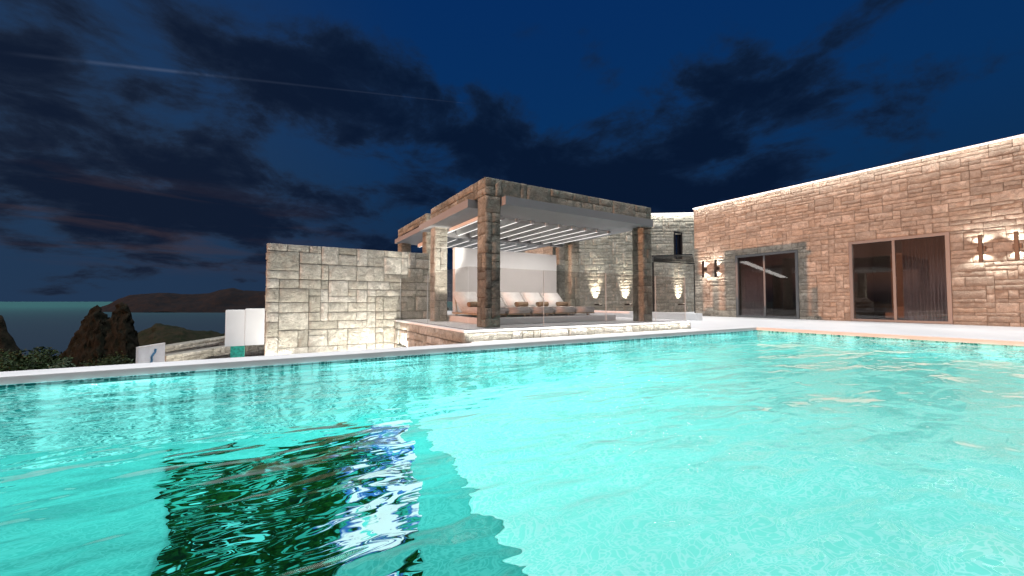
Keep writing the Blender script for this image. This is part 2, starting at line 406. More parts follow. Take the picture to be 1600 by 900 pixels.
# underwater lamps
M_tealbar = simple('teal_enamel', (.10, .5, .47), .5)
M_lens = emit('lamp_lens', (.85, 1, 1), 2.5)
def pool_lamp(x, y, nx, ny, e, where, z, r):
    lamp = thing('pool_lamp', where, 'pool lamp', (x, y, z), 'underwater lamps round the pool')
    l = bpy.data.lights.new('lamp_light', 'AREA'); l.energy = e; l.color = (.86, 1, .98)
    o = link(bpy.data.objects.new('lamp_light', l)); o.parent = lamp
    if ny > 0:
        bm = B(); cyl(bm, (x, y, z), (x+nx*.02, y+ny*.02, z), r*1.25, 24); obj('lamp_ring', bm, M_frame, lamp)
        bm = B(); cyl(bm, (x+nx*.02, y+ny*.02, z), (x+nx*.028, y+ny*.028, z), r, 24); obj('lens', bm, M_lens, lamp)
        l.shape = 'DISK'; l.size = r*2; o.location = (nx*.04, ny*.04, 0); o.rotation_euler = Vector((-nx, -ny, .6)).to_track_quat('Z', 'Y').to_euler()
    else:   # slim bar under the coping, its lens facing down
        part('housing', M_tealbar, lamp, (x-.35, x+.35, y-.05, y, z, z+.03)); part('lens', M_lens, lamp, (x-.33, x+.33, y-.045, y-.01, z-.006, z-.001))
        l.shape = 'RECTANGLE'; l.size = .66; l.size_y = .04; o.location = (0, -.03, -.012); o.rotation_euler = (R(-28), 0, 0)
for i, x in enumerate((-6.5, -3.6, -.8, 2.0, 4.8, 7.6)): pool_lamp(x, -5, 0, 1, 640 if x > 1 else 240, 'round underwater lamp in the near pool wall, number %s from the villa side' % ['six', 'five', 'four', 'three', 'two', 'one'][i], -.6, .11)
for i, x in enumerate((-4.6, -2.75, -.98, .93, 2.40, 4.1, 5.9, 7.7)): pool_lamp(x, 4.425, 0, -1, (34, 38, 40, 45, 85, 100, 110, 120)[i], ['slim underwater light bar in the pool wall outside the left edge', 'slim underwater light bar in the far pool wall left of the tilted white panel', 'slim underwater light bar in the far pool wall in front of the tilted panel', 'slim underwater light bar below the tall stone wall', 'slim underwater light bar below the left corner of the platform', 'slim underwater light bar below the middle of the platform', 'slim underwater light bar below the right half of the platform', 'slim underwater light bar nearest the far corner of the pool'][i], -.14, .03)

# ---- deck, terrace
tagp(part('deck', M_deck, None, (9.2, 26, -5.4, 4.77, -.4, 0), (7.3, 26, 4.77, 22, -.4, 0.001), (2.3, 7.3, 4.77, 22, -.4, -.002)), kind='structure')
tagp(part('lower_terrace', M_deck, None, (-1.2, 2.3, 4.77, 12, -1.4, -.85)), kind='structure')
tagp(part('south_terrace', M_deck, None, (-9, 26, -9, -5.4, -.4, 0)), kind='structure')

# ---- villa with the long stone facade
FX = 13.98
villa = thing('villa', 'long stone villa wing with glowing parapet strip and two sliding doors', 'house', (14.2, 3, 0))
H1 = 4.20; Y0, Y1 = -4.5, 9.25
doors = [(5.72, 7.66, 2.19), (2.50, 4.45, 2.26)]
bm = B()
def facbox(ya, yb, za, zb): box(bm, FX+.03, FX+.3, ya, yb, za, zb, mi=1)
facbox(Y0, 2.50, 0, H1); facbox(2.50, 4.45, 2.26, H1); facbox(4.45, 5.72, 0, H1); facbox(5.72, 7.66, 2.19, H1); facbox(7.66, Y1, 0, H1)
stones(bm, (FX+.03, Y1, 0), (0, -1, 0), Y1-Y0, H1, .155, .105, holes=[(Y1-b, Y1-a, 0, h) for a, b, h in doors], seed=11, prot=.022, cell=.06, joint=.002, amp=.016, lng=True)
stones(bm, (FX+.3+3.7, Y1-.002, 0), (-1, 0, 0), 3.95, H1, .19, .14, seed=12, prot=.03, cell=.12)
box(bm, FX+.3, FX+4, Y1-.3, Y1-.002, 0, H1, mi=1); 
obj('wall', bm, [M_fac, M_mortar], villa)
part('roof', M_white, villa, (FX+.02, FX+4, Y0, Y1-.01, H1+.002, H1+.05))
part('light_strip', M_led, villa, (FX-.035, FX+.018, Y0, Y1+.02, H1+.0, H1+.022))
L = area((FX-.13, (Y0+Y1)/2, H1-.004), (FX, (Y0+Y1)/2, 0), 48, .03, Y1-Y0, parent=villa, upv='Y')
L.rotation_euler = (0, R(-20), 0); L.data.spread = R(170)
# rooms behind the doors
for k, (a, b, h) in enumerate(doors):
    ya, yb = a-.5, b+.5; x0, x1 = FX+.31, FX+3.6
    bm = B()
    box(bm, x0, x1, ya, yb, -.05, .02); 
    obj('room_floor', bm, M_roomfloor, villa)
    part('room_wall', M_room, villa, (x1, x1+.1, ya, yb, .02, 2.7), (x0, x1, ya-.1, ya, .02, 2.7), (x0, x1, yb, yb+.1, .02, 2.7), (x0, x1, ya, yb, 2.7, 2.8))
    if k == 0: tagp(part('room_pillar', simple('pillar_plaster', (.42, .38, .37), .8), villa, (x0+1.3, x0+1.7, a+.05, a+.75, .02, 2.7)))
    else: part('room_stair', simple('stair_plaster', (.40, .36, .34), .8), villa, *[(x1-1.2, x1-.3, b-.1-.28*(s+1), b-.1-.28*s, .02, .02+.19*(s+1)) for s in range(6)])
    l = bpy.data.lights.new('room_light', 'POINT'); l.energy = 9; l.color = (1, .72, .58); l.shadow_soft_size = .3
    lo = link(bpy.data.objects.new('room_light', l)); lo.parent = villa; lo.location = Vector((x0+2.3, (a+b)/2, 2.2))-wloc(villa)
# sliding doors
for k, (a, b, h) in enumerate(doors):
    fr = part('sliding_door', M_frame, villa, (FX-.012, FX+.12, a, a+.075, .012, h-.002), (FX-.012, FX+.12, b-.075, b, .012, h-.002), (FX-.0135, FX+.12, a+.075, b-.075, h-.077, h-.002), (FX-.0135, FX+.12, a+.075, b-.075, .012, .07))
    mid = (a+b)/2 + (.04 if k else .03)
    part('sash', M_frame, fr, (FX+.012, FX+.06, mid-.028, mid+.028, .07, h-.077))
    part('glass_pane', M_window, fr, (FX+.03, FX+.042, a+.075, mid-.028, .07, h-.077))
    part('glass_pane', M_window, fr, (FX+.055, FX+.067, mid+.028, b-.075, .07, h-.077))
    # curtain: a wavy hanging sheet (door 1 far half, door 2 near half)
    c0, c1 = (mid+.12, b-.08) if k == 0 else (a+.08, mid-.12)
    bm = B(); n = 90; prev = None
    for i in range(n+1):
        yy = c0+(c1-c0)*i/n; xx = FX+.22+.028*math.sin(i*.9)+.012*math.sin(i*.37+1)
        cur = (bm.verts.new((xx, yy, .05)), bm.verts.new((xx, yy, h+.1)))
        if prev: bm.faces.new((prev[0], cur[0], cur[1], prev[1]))
        prev = cur
    bmesh.ops.solidify(bm, geom=bm.faces[:], thickness=.006)
    obj('curtain', bm, M_curtain, fr, smooth=True)
# wall lamps
def wall_lamp(y, label, e):
    z = 1.78
    t_ = thing('wall_lamp', label, 'wall lamp', (FX, y, z), 'pairs of slim up and down wall lamps on the villa')
    part('mount', M_bronze, t_, (FX-.085, FX+.03, y-.065, y+.065, z-.055, z+.055), bev=.004)
    part('bar', M_bronze, t_, (FX-.175, FX-.115, y-.032, y+.032, z-.32, z+.315), bev=.004)
    part('bracket', M_bronze, t_, (FX-.115, FX-.085, y-.022, y+.022, z-.03, z+.03))
    for s in (1, -1):
        spot((FX-.11, y, z+s*.04), (FX-.06, y, z+s*1.0), e, 108, blend=.55, r=.01, parent=t_, color=(1, .95, .86))
wall_lamp(8.80, 'slim dark wall lamp nearest the corner where villa meets annex', 34)
wall_lamp(8.31, 'slim dark wall lamp just left of the villa door nearest the pergola', 34)
wall_lamp(2.0, 'slim dark wall lamp beside the large door with the curtain on its right', 42)
wall_lamp(1.49, 'slim dark wall lamp at the right end of the facade', 42)

# ---- stone annex behind
annex = thing('stone_annex', 'pale stone building behind the pavilion with a narrow black window', 'house', (14, 13.2, 0))
AX0, AX1, AY = 10.0, 21.0, 13.0
bm = B(); stones(bm, (AX0, AY, 0), (1, 0, 0), AX1-AX0, 4.2, .24, .13, seed=31, prot=.025, cell=.10, amp=.012, lng=True, holes=[(17.86-AX0, 18.57-AX0, 2.25, 3.3)])
box(bm, AX0, 17.86, AY+.0, AY+.3, 0, 4.2, mi=1); box(bm, 18.57, AX1, AY+.0, AY+.3, 0, 4.2, mi=1); box(bm, 17.86, 18.57, AY, AY+.3, 0, 2.25, mi=1); box(bm, 17.86, 18.57, AY, AY+.3, 3.3, 4.2, mi=1)
box(bm, AX0, AX0+.3, AY+.3, AY+5, 0, 4.2, mi=1); stones(bm, (AX0, AY+5, 0), (0, -1, 0), 5, 4.2, .26, .14, seed=32, cell=.12)
def slope(x): return 1+.299*(x-AX0)/(19.67-AX0)
for v in bm.verts: v.co.z *= slope(v.co.x)
obj('wall', bm, [M_annex, M_mortar], annex)
bm = B(); bar(bm, (AX0, AY-.03, 4.2*slope(AX0)+.01), (AX1, AY-.03, 4.2*slope(AX1)+.01), .04, .02); obj('light_strip', bm, M_led, annex)
L = area(((AX0+AX1)/2, AY-.13, 4.2*slope((AX0+AX1)/2)-.01), (0, 0, 0), 110, AX1-AX0, .03, parent=annex)
L.rotation_euler = (R(8), R(-math.degrees(math.atan(.299*4.2/(19.67-AX0)))), 0)
win = part('window', M_black, annex, (17.86, 17.95, AY-.04, AY+.1, 2.95, 4.27), (18.48, 18.57, AY-.04, AY+.1, 2.95, 4.27), (17.95, 18.48, AY-.04, AY+.1, 4.18, 4.27), (17.95, 18.48, AY-.04, AY+.1, 2.95, 3.04))
part('glass_pane', M_window, win, (17.95, 18.48, AY+.02, AY+.03, 3.04, 4.18)); part('room_back', M_room, win, (17.9, 18.5, AY+.31, AY+.33, 2.8, 4.4))
# black pergola between villa and annex
zp = 2.40
P = [Vector((13.93, 8.95, zp)), Vector((12.98, 10.41, zp)), Vector((14.64, 11.74, zp)), Vector((17.37, 11.49, zp))]
perg = thing('pergola', 'black metal pergola roof reaching out from the corner of the villa', 'pergola', (14.6, 10.6, zp))
bm = B(); bar(bm, Vector((13.93, 9.3, zp)), P[1], .07, .05); bar(bm, P[1], P[2], .07, .05); bar(bm, P[2], P[3], .07, .05)
obj('frame', bm, M_black, perg)
for k in range(1, 6):
    f = k/6; a = Vector((13.93, 9.3, zp)).lerp(P[3], f*.9); b = P[1].lerp(P[2], f)
    bm = B(); bar(bm, a, b, .04, .035); obj('slat', bm, M_black, perg)
for s in (0, 1):
    pz = P[2] if s else Vector((17.3, 11.5, zp))
    pass
part('post', M_black, perg, (14.60, 14.66, 11.70, 11.76, 0, zp-.05)); part('post', M_black, perg, (17.30, 17.36, 11.43, 11.49, 0, zp-.05))

# low uplights on the annex wall
M_lampglow = emit('uplight_lens', (1, .93, .8), 8)
def uplight(px, label, e=480):
    q = pix(px, 475); k = (AY-.10)/q.y; x = q.x*k
    z = .44
    t_ = thing('uplight', label, 'uplight', (x, AY-.1, z), 'wall uplights along the foot of the annex')
    part('housing', M_bronze, t_, (x-.05, x+.05, AY-.40, AY-.0, z-.06, z), bev=.004)
    part('lens', M_lampglow, t_, (x-.035, x+.035, AY-.38, AY-.31, z+.001, z+.004))
    spot((x, AY-.33, z+.01), (x, AY-.0, z+.75), e, 60, blend=1, r=.015, parent=t_, color=(1, .9, .76))
uplight(932, 'glowing wall uplight on the annex, seen just right of the loungers')
uplight(979, 'glowing wall uplight on the annex, close to the front right pavilion post')
uplight(1062, 'glowing wall uplight on the annex, nearest the villa corner')

# low white wall on the deck
tagp(part('low_wall', M_white, None, (10.49, 10.75, 6.88, 11.5, 0, .21), bev=.006), 'low white wall on the deck behind the glass balustrade', 'low wall')
L = area((10.3, 8.5, 1.9), (10.6, 8.5, 0), 18, .3, 3.5)

# ---- long pale stone wall at the left
lw = tagp(stone_box('stone_wall', M_stone, None, -.18, 3.0, 8.53, 8.80, -.95, 1.655, 'flr', seed=54, uu=.175, uv=.165, prot=.028, cell=.05, amp=.017, wmax=3),
          'tall free-standing wall of big pale split stones left of the pavilion', 'stone wall')

# ---- pavilion platform
plat = thing('pavilion_platform', 'low stone-fronted white platform under the pavilion beside the pool', 'platform', (4.7, 6.6, 0))
stone_box('stone_front', M_stone, plat, 2.19, 7.25, 4.90, 8.50, -.02, .125, 'flr', seed=71, uu=.19, uv=.14, prot=.03, cell=.04, amp=.018)
part('top_slab', M_deck, plat, (2.20, 7.24, 4.905, 8.52, .126, .16), bev=.006)
part('light_strip', M_ledsoft, plat, (2.25, 7.2, 4.885, 4.903, .128, .15))
L = area((4.72, 4.85, .155), (4.72, 4.87, 0), 15, 5.0, .02, parent=plat); L.rotation_euler = (R(20), 0, 0)
part('stone_front', M_stone, plat, (2.26, 2.9, 8.52, 8.525, -.9, .0))
bm = B(); box(bm, 2.30, 2.9, 4.94, 8.5, -.9, -.021); obj('foundation', bm, M_mortar, plat)
tagp(stone_box('stone_footing', M_stone, plat, 2.185, 2.6, 4.895, 8.505, -.9, -.021, 'fl', seed=77, uu=.19, uv=.14, prot=.03, cell=.05, amp=.018))
tagp(part('drain_box', M_black, None, (7.62, 7.86, 5.35, 5.6, .001, .075)), 'small black box on the white deck at the right end of the platform', 'box')

# ---- pavilions
def slat_set(par, xs, y0, y1, zb):
    for x in xs:
        s = part('slat', M_white, par, (x-.035, x+.035, y0, y1, zb, zb+.13))
        part('led_line', M_ledsoft, s, (x-.008, x+.008, y0+.03, y1-.03, zb-.005, zb-.001))
pav = thing('pavilion', 'square stone pavilion with white slab roof and lit ceiling slats on the platform', 'pavilion', (4.6, 6.4, .16))
p = .27; ZT = 2.465; ZB = 2.19
for i, (x, y) in enumerate(((2.68, 5.21), (6.20, 5.21), (2.68, 7.40), (6.20, 7.40))):
    stone_box('post', M_stone if i == 2 else M_dark, pav, x, x+p, y, y+p, .161, ZB-.002 if i else ZB-.002, 'flrb', seed=100+i*7, uu=.12, uv=.15, prot=.014, cell=.045, amp=.010, wmax=2)
stone_box('beam', M_dark, pav, 2.68, 6.47, 5.21, 5.48, ZB, ZT, 'flrb', seed=140, uu=.16, uv=.115, prot=.014, cell=.05, amp=.010)
stone_box('beam', M_dark, pav, 2.68, 2.95, 5.482, 7.67, ZB+.001, ZT-.001, 'lrb', seed=150, uu=.16, uv=.115, prot=.014, cell=.05, amp=.010)
stone_box('beam', M_dark, pav, 6.20, 6.469, 5.482, 7.67, ZB+.001, ZT-.001, 'lrb', seed=160, uu=.16, uv=.115, prot=.014, cell=.05, amp=.010)
stone_box('beam', M_dark, pav, 2.952, 6.198, 7.42, 7.67, ZB+.001, ZT-.001, 'fb', seed=165, uu=.16, uv=.115, prot=.014, cell=.05, amp=.010)
zs0, zs1 = 2.05, 2.185
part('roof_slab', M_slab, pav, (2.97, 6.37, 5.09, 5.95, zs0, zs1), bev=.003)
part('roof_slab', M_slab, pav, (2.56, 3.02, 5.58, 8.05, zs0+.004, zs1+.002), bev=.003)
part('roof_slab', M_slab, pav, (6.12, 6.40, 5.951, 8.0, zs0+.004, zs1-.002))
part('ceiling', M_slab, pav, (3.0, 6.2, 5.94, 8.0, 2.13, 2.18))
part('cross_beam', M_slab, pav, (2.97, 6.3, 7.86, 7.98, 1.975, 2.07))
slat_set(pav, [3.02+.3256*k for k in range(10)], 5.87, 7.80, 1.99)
k = 1.12
pav2 = thing('pavilion', 'rear stone pavilion with white slab roof, half hidden behind the tall stone wall', 'pavilion', (5, 10.4, 0))
for i, (x, y) in enumerate(((3.0, 8.86), (3.0, 11.1), (6.95, 8.86), (6.95, 11.1))):
    stone_box('post', M_dark, pav2, x, x+.3, y, y+.3, 0, 2.45, 'flrb', seed=200+i*7, uu=.13, uv=.16, prot=.014, cell=.06, amp=.010, wmax=2)
stone_box('beam', M_dark, pav2, 3.0, 3.3, 8.86, 11.4, 2.45, 2.66, 'flrb', seed=240, uu=.17, uv=.105, prot=.014, cell=.06)
stone_box('beam', M_dark, pav2, 3.302, 7.25, 8.86, 9.16, 2.45, 2.659, 'frb', seed=250, uu=.17, uv=.105, prot=.014, cell=.08)
part('roof_slab', M_slab, pav2, (2.88, 7.0, 8.98, 11.29, 2.23, 2.35), bev=.003)
slat_set(pav2, [3.5+.36*k for k in range(9)], 9.1, 11.0, 2.13)
part('platform', M_deck, pav2, (3.0, 7.3, 8.81, 11.6, .0, .16))

# pavilion lamps: small ceiling downlights
for (x, y, e) in ((4.5, 6.6, 3.2), (5.55, 6.6, 3.2), (3.4, 6.6, 2.5)):
    dl = tagp(part('downlight', M_led, pav, (x-.035+.16, x+.035+.16, y-.035, y+.035, 2.10, 2.128)))
    spot((x+.16, y, 1.975), (x+.16, y+.9, 0), e*22, 150, blend=1, r=.05, parent=pav, color=(1, .95, .9))

# white screen wall behind the loungers
tagp(part('screen_wall', M_white, None, (3.38, 6.22, 8.02, 8.16, .161, 1.77), bev=.004), 'plain white screen wall behind the row of loungers', 'screen wall')
# ---- plinth and loungers
tagp(part('plinth', M_white, None, (3.0, 6.05, 5.80, 8.0, .161, .275), bev=.005), 'long low white plinth carrying the loungers', 'plinth')
def lounger(cx):
    zb = .276
    t_ = thing('sun_lounger', '', 'sun lounger', (cx, 6.2, zb), 'cushioned loungers side by side on the white plinth')
    w = .25
    part('frame', M_wood, t_, (cx-w, cx+w, 6.08, 7.42, zb+.035, zb+.065), bev=.004)
    for sx in (-1, 1):
        for yy in (6.2, 7.3): part('leg', M_white, t_, (cx+sx*(w-.05)-.02, cx+sx*(w-.05)+.02, yy, yy+.05, zb, zb+.034))
    bm = B(); box(bm, cx-w-.012, cx+w+.012, 6.05, 6.98, zb+.066, zb+.175); bmesh.ops.bevel(bm, geom=bm.edges[:], offset=.03, segments=4, affect='EDGES')
    obj('mattress', bm, M_seat, t_, smooth=True)
    # backrest: raised cushion
    bm = B(); box(bm, cx-w-.005, cx+w+.005, -.045, .045, 0, .52); bmesh.ops.bevel(bm, geom=bm.edges[:], offset=.025, segments=4, affect='EDGES')
    bmesh.ops.rotate(bm, verts=bm.verts, cent=(cx, 0, 0), matrix=Matrix.Rotation(R(-48), 3, 'X'))
    bmesh.ops.translate(bm, verts=bm.verts, vec=(0, 6.98, zb+.12))
    obj('backrest', bm, M_cush, t_, smooth=True)
    for sx in (-1, 1):
        bm = B(); bar(bm, (cx+sx*(w-.05), 7.25, zb+.03), (cx+sx*(w-.05), 7.38, zb+.38), .02, .02); obj('backrest_strut', bm, M_wood, t_)
    return t_
def copy_tree(o, par=None):
    c = o.copy(); C.objects.link(c); c.parent = par
    for ch in list(o.children): copy_tree(ch, c)
    return c
L0 = lounger(3.31)
LAB = ['leftmost cushioned lounger, seen left of the front pavilion post', 'cushioned lounger mostly hidden behind the front pavilion post', 'cushioned lounger with the leftmost rolled towel',
       'cushioned lounger carrying the middle rolled towel', 'cushioned lounger at the right end of the row by the stone post']
for i, lb in enumerate(LAB):
    o = L0 if i == 0 else copy_tree(L0)
    o.location.x = 3.31+.54*i; o['label'] = lb
def towel(x, label):
    bm = B(); y, z, r, hw = 6.86, .276+.175+.052, .055, .155
    n = 60; pr = []
    for sgn in range(1): pass
    rings = []
    for s in range(9):
        xx = x-hw+2*hw*s/8; rr = r*(1-.10*math.cos(s*1.9)*.3) ; ring = []
        for a in range(20):
            an = a/20*2*math.pi; q = rr*(1+.06*math.sin(an*3+s)) 
            ring.append(bm.verts.new((xx, y+q*math.cos(an), z+q*.92*math.sin(an))))
        rings.append(ring)
    for s in range(8):
        for a in range(20): bm.faces.new((rings[s][a], rings[s][(a+1) % 20], rings[s+1][(a+1) % 20], rings[s+1][a]))
    # rolled ends: spiral recess
    for ring, sg in ((rings[0], 1), (rings[-1], -1)):
        prev = ring
        for q, dx in ((.8, .0), (.62, .02), (.4, .004), (.2, .02)):
            cur = [bm.verts.new((v.co.x*0+ring[0].co.x+sg*dx, y+(v.co.y-y)*q, z+(v.co.z-z)*q)) for v in ring]
            for a in range(20): bm.faces.new((prev[a], cur[a], cur[(a+1) % 20], prev[(a+1) % 20]) if sg == 1 else (prev[(a+1) % 20], cur[(a+1) % 20], cur[a], prev[a]))
            prev = cur
        bm.faces.new(prev)
    bmesh.ops.recalc_face_normals(bm, faces=bm.faces)
    bmesh.ops.rotate(bm, verts=bm.verts, cent=(x, y, z), matrix=Matrix.Rotation(R(12), 3, 'Z'))
    tagp(obj('rolled_towel', bm, M_towel, None, smooth=True), label, 'towel', 'rolled towels on the loungers')
towel(4.39, 'tan rolled towel, leftmost of the three in clear view'); towel(4.93, 'tan rolled towel in the middle of the three in clear view'); towel(5.47, 'tan rolled towel on the lounger nearest the annex')
towel(3.31, 'tan rolled towel on the lounger left of the front post')

# ---- glass balustrade
gb = thing('glass_balustrade', 'frameless glass balustrade along the pool edge of the platform', 'balustrade', (4.9, 5.0, .16))
xs = [2.30, 3.61, 4.96, 6.28, 7.20]
part('channel', M_frame, gb, (2.29, 7.22, 4.968, 5.002, .161, .168))
for a, b in zip(xs, xs[1:]):
    pn = part('glass_pane', M_glass, gb, (a+.004, b-.004, 4.98, 4.992, .168, 1.055))
    part('pane_edge', M_edge, pn, (b-.002, b+.002, 4.979, 4.993, .168, 1.055))
gs = thing('glass_balustrade', 'frameless glass balustrade on the left side of the platform facing the stone wall', 'balustrade', (2.3, 6.8, .16))
part('channel', M_frame, gs, (2.286, 2.31, 5.003, 8.48, .161, .168))
for a, b in ((4.995, 6.7), (6.7, 8.48)):
    pn = part('glass_pane', M_glass, gs, (2.292, 2.304, a+.004, b-.004, .168, 1.055))
    part('pane_edge', M_edge, pn, (2.291, 2.305, b-.003, b+.003, .168, 1.055))

# spotlights that wash the stonework
def ground_spot(loc, to, e, ang, label, blend=.6):
    t_ = thing('ground_spotlight', label, 'spotlight', loc, 'small ground spotlights washing the stone')
    x, y, z = loc
    bm = B(); cyl(bm, (x, y, z-.06), (x, y, z), .03, 16); obj('housing', bm, M_black, t_)
    spot((x, y, z+.02), to, e, ang, parent=t_, blend=blend, color=(1, .95, .85))
ground_spot((2.05, 7.5, -.75), (1.9, 8.53, .2), 250, 120, 'small spotlight on the ground washing the right end of the tall stone wall')
ground_spot((.9, 7.0, -.75), (.9, 8.53, .7), 190, 120, 'small spotlight on the ground washing the middle of the tall stone wall')
ground_spot((-.1, 8.05, -.72), (-.1, 8.53, -.25), 60, 72, 'small spotlight at the left end of the tall stone wall', .15)
ground_spot((2.985, 5.58, .23), (2.84, 7.40, 1.35), 560, 36, 'small spotlight on the platform lighting the rear left pavilion post', .4)

# ---- white block on a turquoise pillar, left of the wall
blk = thing('white_block', 'white rectangular block on a turquoise pillar at the left end of the stone wall', 'block', (-.45, 8.0, -.9))
part('block', M_white, blk, (-.73, -.46, 7.99, 8.3, -.19, .415), bev=.003); part('block', M_white, blk, (-.459, -.185, 7.985, 8.3, -.187, .435), bev=.003)
part('pillar', simple('turquoise_tile', (.02, .35, .27), .5, nscale=25, namp=.35), blk, (-.655, -.465, 8.03, 8.2, -.9, -.192))
# small white leaning panel with a blue squiggle
pn = thing('display_panel', 'small tilted white panel with a thin blue squiggle beyond the pool edge', 'panel', (-1.6, 7.9, -.5))
a = Vector((-1.70, 7.61, 0)); b = Vector((-1.52, 8.20, 0)); d = (b-a); nrm = Vector((d.y, -d.x, 0)).normalized()
bm = B()
def prism(bm, pts, off, th):
    f = [bm.verts.new(q+nrm*off) for q in pts]; g_ = [bm.verts.new(q+nrm*(off-th)) for q in pts]
    bm.faces.new(f); bm.faces.new(g_[::-1]); n = len(pts)
    for i in range(n): bm.faces.new((f[i], g_[i], g_[(i+1) % n], f[(i+1) % n]))
    bmesh.ops.recalc_face_normals(bm, faces=bm.faces)
prism(bm, [a+Vector((0, 0, -.6)), b+Vector((0, 0, -.6)), b+Vector((0, 0, -.12)), a+Vector((0, 0, -.12))], 0, .03)
obj('board', bm, simple('white_board', (.72, .78, .82), .35, nscale=6, namp=.08), pn)
bm = B()
sq = [(.44, -.45), (.43, -.38), (.47, -.33), (.45, -.28), (.52, -.24), (.58, -.22), (.60, -.17)]
for (u0, z0), (u1, z1) in zip(sq, sq[1:]): bar(bm, a.lerp(b, u0)+Vector((0, 0, z0))+nrm*.006, a.lerp(b, u1)+Vector((0, 0, z1))+nrm*.006, .022, .022)
obj('squiggle', bm, simple('blue_paint', (.03, .16, .30), .4), pn)
bm = B(); 
for q in (a, b):
    bar(bm, q+Vector((0, 0, -.61))-nrm*.015, q+Vector((0, 0, -.10))-nrm*.015, .02, .035)
bar(bm, a+Vector((0, 0, -.11))-nrm*.015, b+Vector((0, 0, -.11))-nrm*.015, .035, .02); obj('frame', bm, M_white, pn)
bm = B(); bar(bm, a.lerp(b, .5)+Vector((0, 0, -1.6))-nrm*.05, a.lerp(b, .5)+Vector((0, 0, -.3))-nrm*.05, .05, .05); obj('stand', bm, M_frame, pn)

# low retaining walls running away beyond the pool
def oblique_wall(name, A, Bp, zt, zb, th, seed, label):
    A = Vector((*A, 0)); Bp = Vector((*Bp, 0)); d = (Bp-A); Lh = d.length; bm = B()
    nd = d.normalized().cross(Vector((0, 0, 1)))
    stones(bm, A+Vector((0, 0, zb)), d, Lh, zt-zb, .22, .085, seed=seed, prot=.02, cell=.08, amp=.008)
    k = len(bm.verts)
    pts = [A-nd*.0, Bp-nd*.0, Bp-nd*th, A-nd*th]
    lo = [bm.verts.new(q+Vector((0, 0, zb))) for q in pts]; hi = [bm.verts.new(q+Vector((0, 0, zt-.003))) for q in pts]
    fs = [bm.faces.new(lo[::-1])] + [bm.faces.new((lo[i], lo[(i+1) % 4], hi[(i+1) % 4], hi[i])) for i in range(4)]
    for f_ in fs: f_.material_index = 1
    bm.faces.new(hi)
    tagp(obj(name, bm, [M_stone, M_mortar], None), label, 'retaining wall')
oblique_wall('retaining_wall', (-2.27, 12.35), (.3, 16.6), -.75, -2.4, .3, 301, 'low pale stone retaining wall nearest the pool edge, behind the white block')
oblique_wall('retaining_wall', (-2.5, 13.1), (.6, 20.6), -.60, -1.7, .3, 303, 'upper of two low stone retaining walls, running toward the sea')
ground_spot((-.9, 10.6, -.78), (-1.2, 14.5, -.8), 520, 140, 'small spotlight on the lower terrace lighting the retaining walls', .8)

# ================================================================== coast
M_sea = None
m, t = newmat('sea'); M_sea = m
tc = t.n('ShaderNodeTexCoord').outputs['Object']
geo = t.n('ShaderNodeNewGeometry'); dist = t.n('ShaderNodeVectorMath', {0: tc}, operation='LENGTH').outputs['Value']
n1 = t.noise(t.vmul(tc, (.06, .2, 1)), 1, 6, .6); n2 = t.noise(t.vmul(tc, (.4, .8, 1)), 1, 4, .6)
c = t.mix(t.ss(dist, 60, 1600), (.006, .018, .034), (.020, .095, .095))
bmp = t.n('ShaderNodeBump', {'Strength': .5, 'Distance': .5, 'Height': t.m('ADD', n1, t.m('MULTIPLY', n2, .3))}).outputs[0]
bs = t.n('ShaderNodeBsdfPrincipled', {'Base Color': c, 'Roughness': .45, 'Normal': bmp, 'Specular IOR Level': .3}); t.n('ShaderNodeOutputMaterial', {0: bs})
bm = B()
vs = [bm.verts.new((r*math.cos(R(a)), r*math.sin(R(a)), -12)) for r in (30,) for a in range(0, 360, 10)]
ws = [bm.verts.new((30000*math.cos(R(a)), 30000*math.sin(R(a)), -12)) for a in range(0, 360, 10)]
bm.faces.new(vs)
for i in range(36): bm.faces.new((vs[i], ws[i], ws[(i+1) % 36], vs[(i+1) % 36]))
tagp(obj('sea', bm, M_sea, origin=(0, 0, -12)), kind='structure')

def ground_mat(name, a, b, cc, sc):
    m, t = newmat(name)
    tc = t.n('ShaderNodeTexCoord').outputs['Object']
    n1 = t.noise(tc, sc, 8, .65, .4); n2 = t.noise(tc, sc*6, 6, .7)
    c = t.mix(t.ss(n1, .4, .6), a, b); c = t.mix(t.ss(n2, .5, .7, 0, .8), c, cc)
    h = t.m('ADD', n1, t.m('MULTIPLY', n2, .4))
    bp = t.n('ShaderNodeBump', {'Strength': 1, 'Distance': .5/sc**.5*.5, 'Height': h}).outputs[0]
    bs = t.n('ShaderNodeBsdfPrincipled', {'Base Color': c, 'Roughness': .95, 'Normal': bp, 'Specular IOR Level': .1}); t.n('ShaderNodeOutputMaterial', {0: bs}); return m
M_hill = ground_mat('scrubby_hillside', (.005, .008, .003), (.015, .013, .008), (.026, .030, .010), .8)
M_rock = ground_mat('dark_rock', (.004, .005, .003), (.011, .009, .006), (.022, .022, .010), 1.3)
M_isle = ground_mat('island_rock', (.003, .004, .006), (.009, .006, .006), (.022, .011, .008), .12)

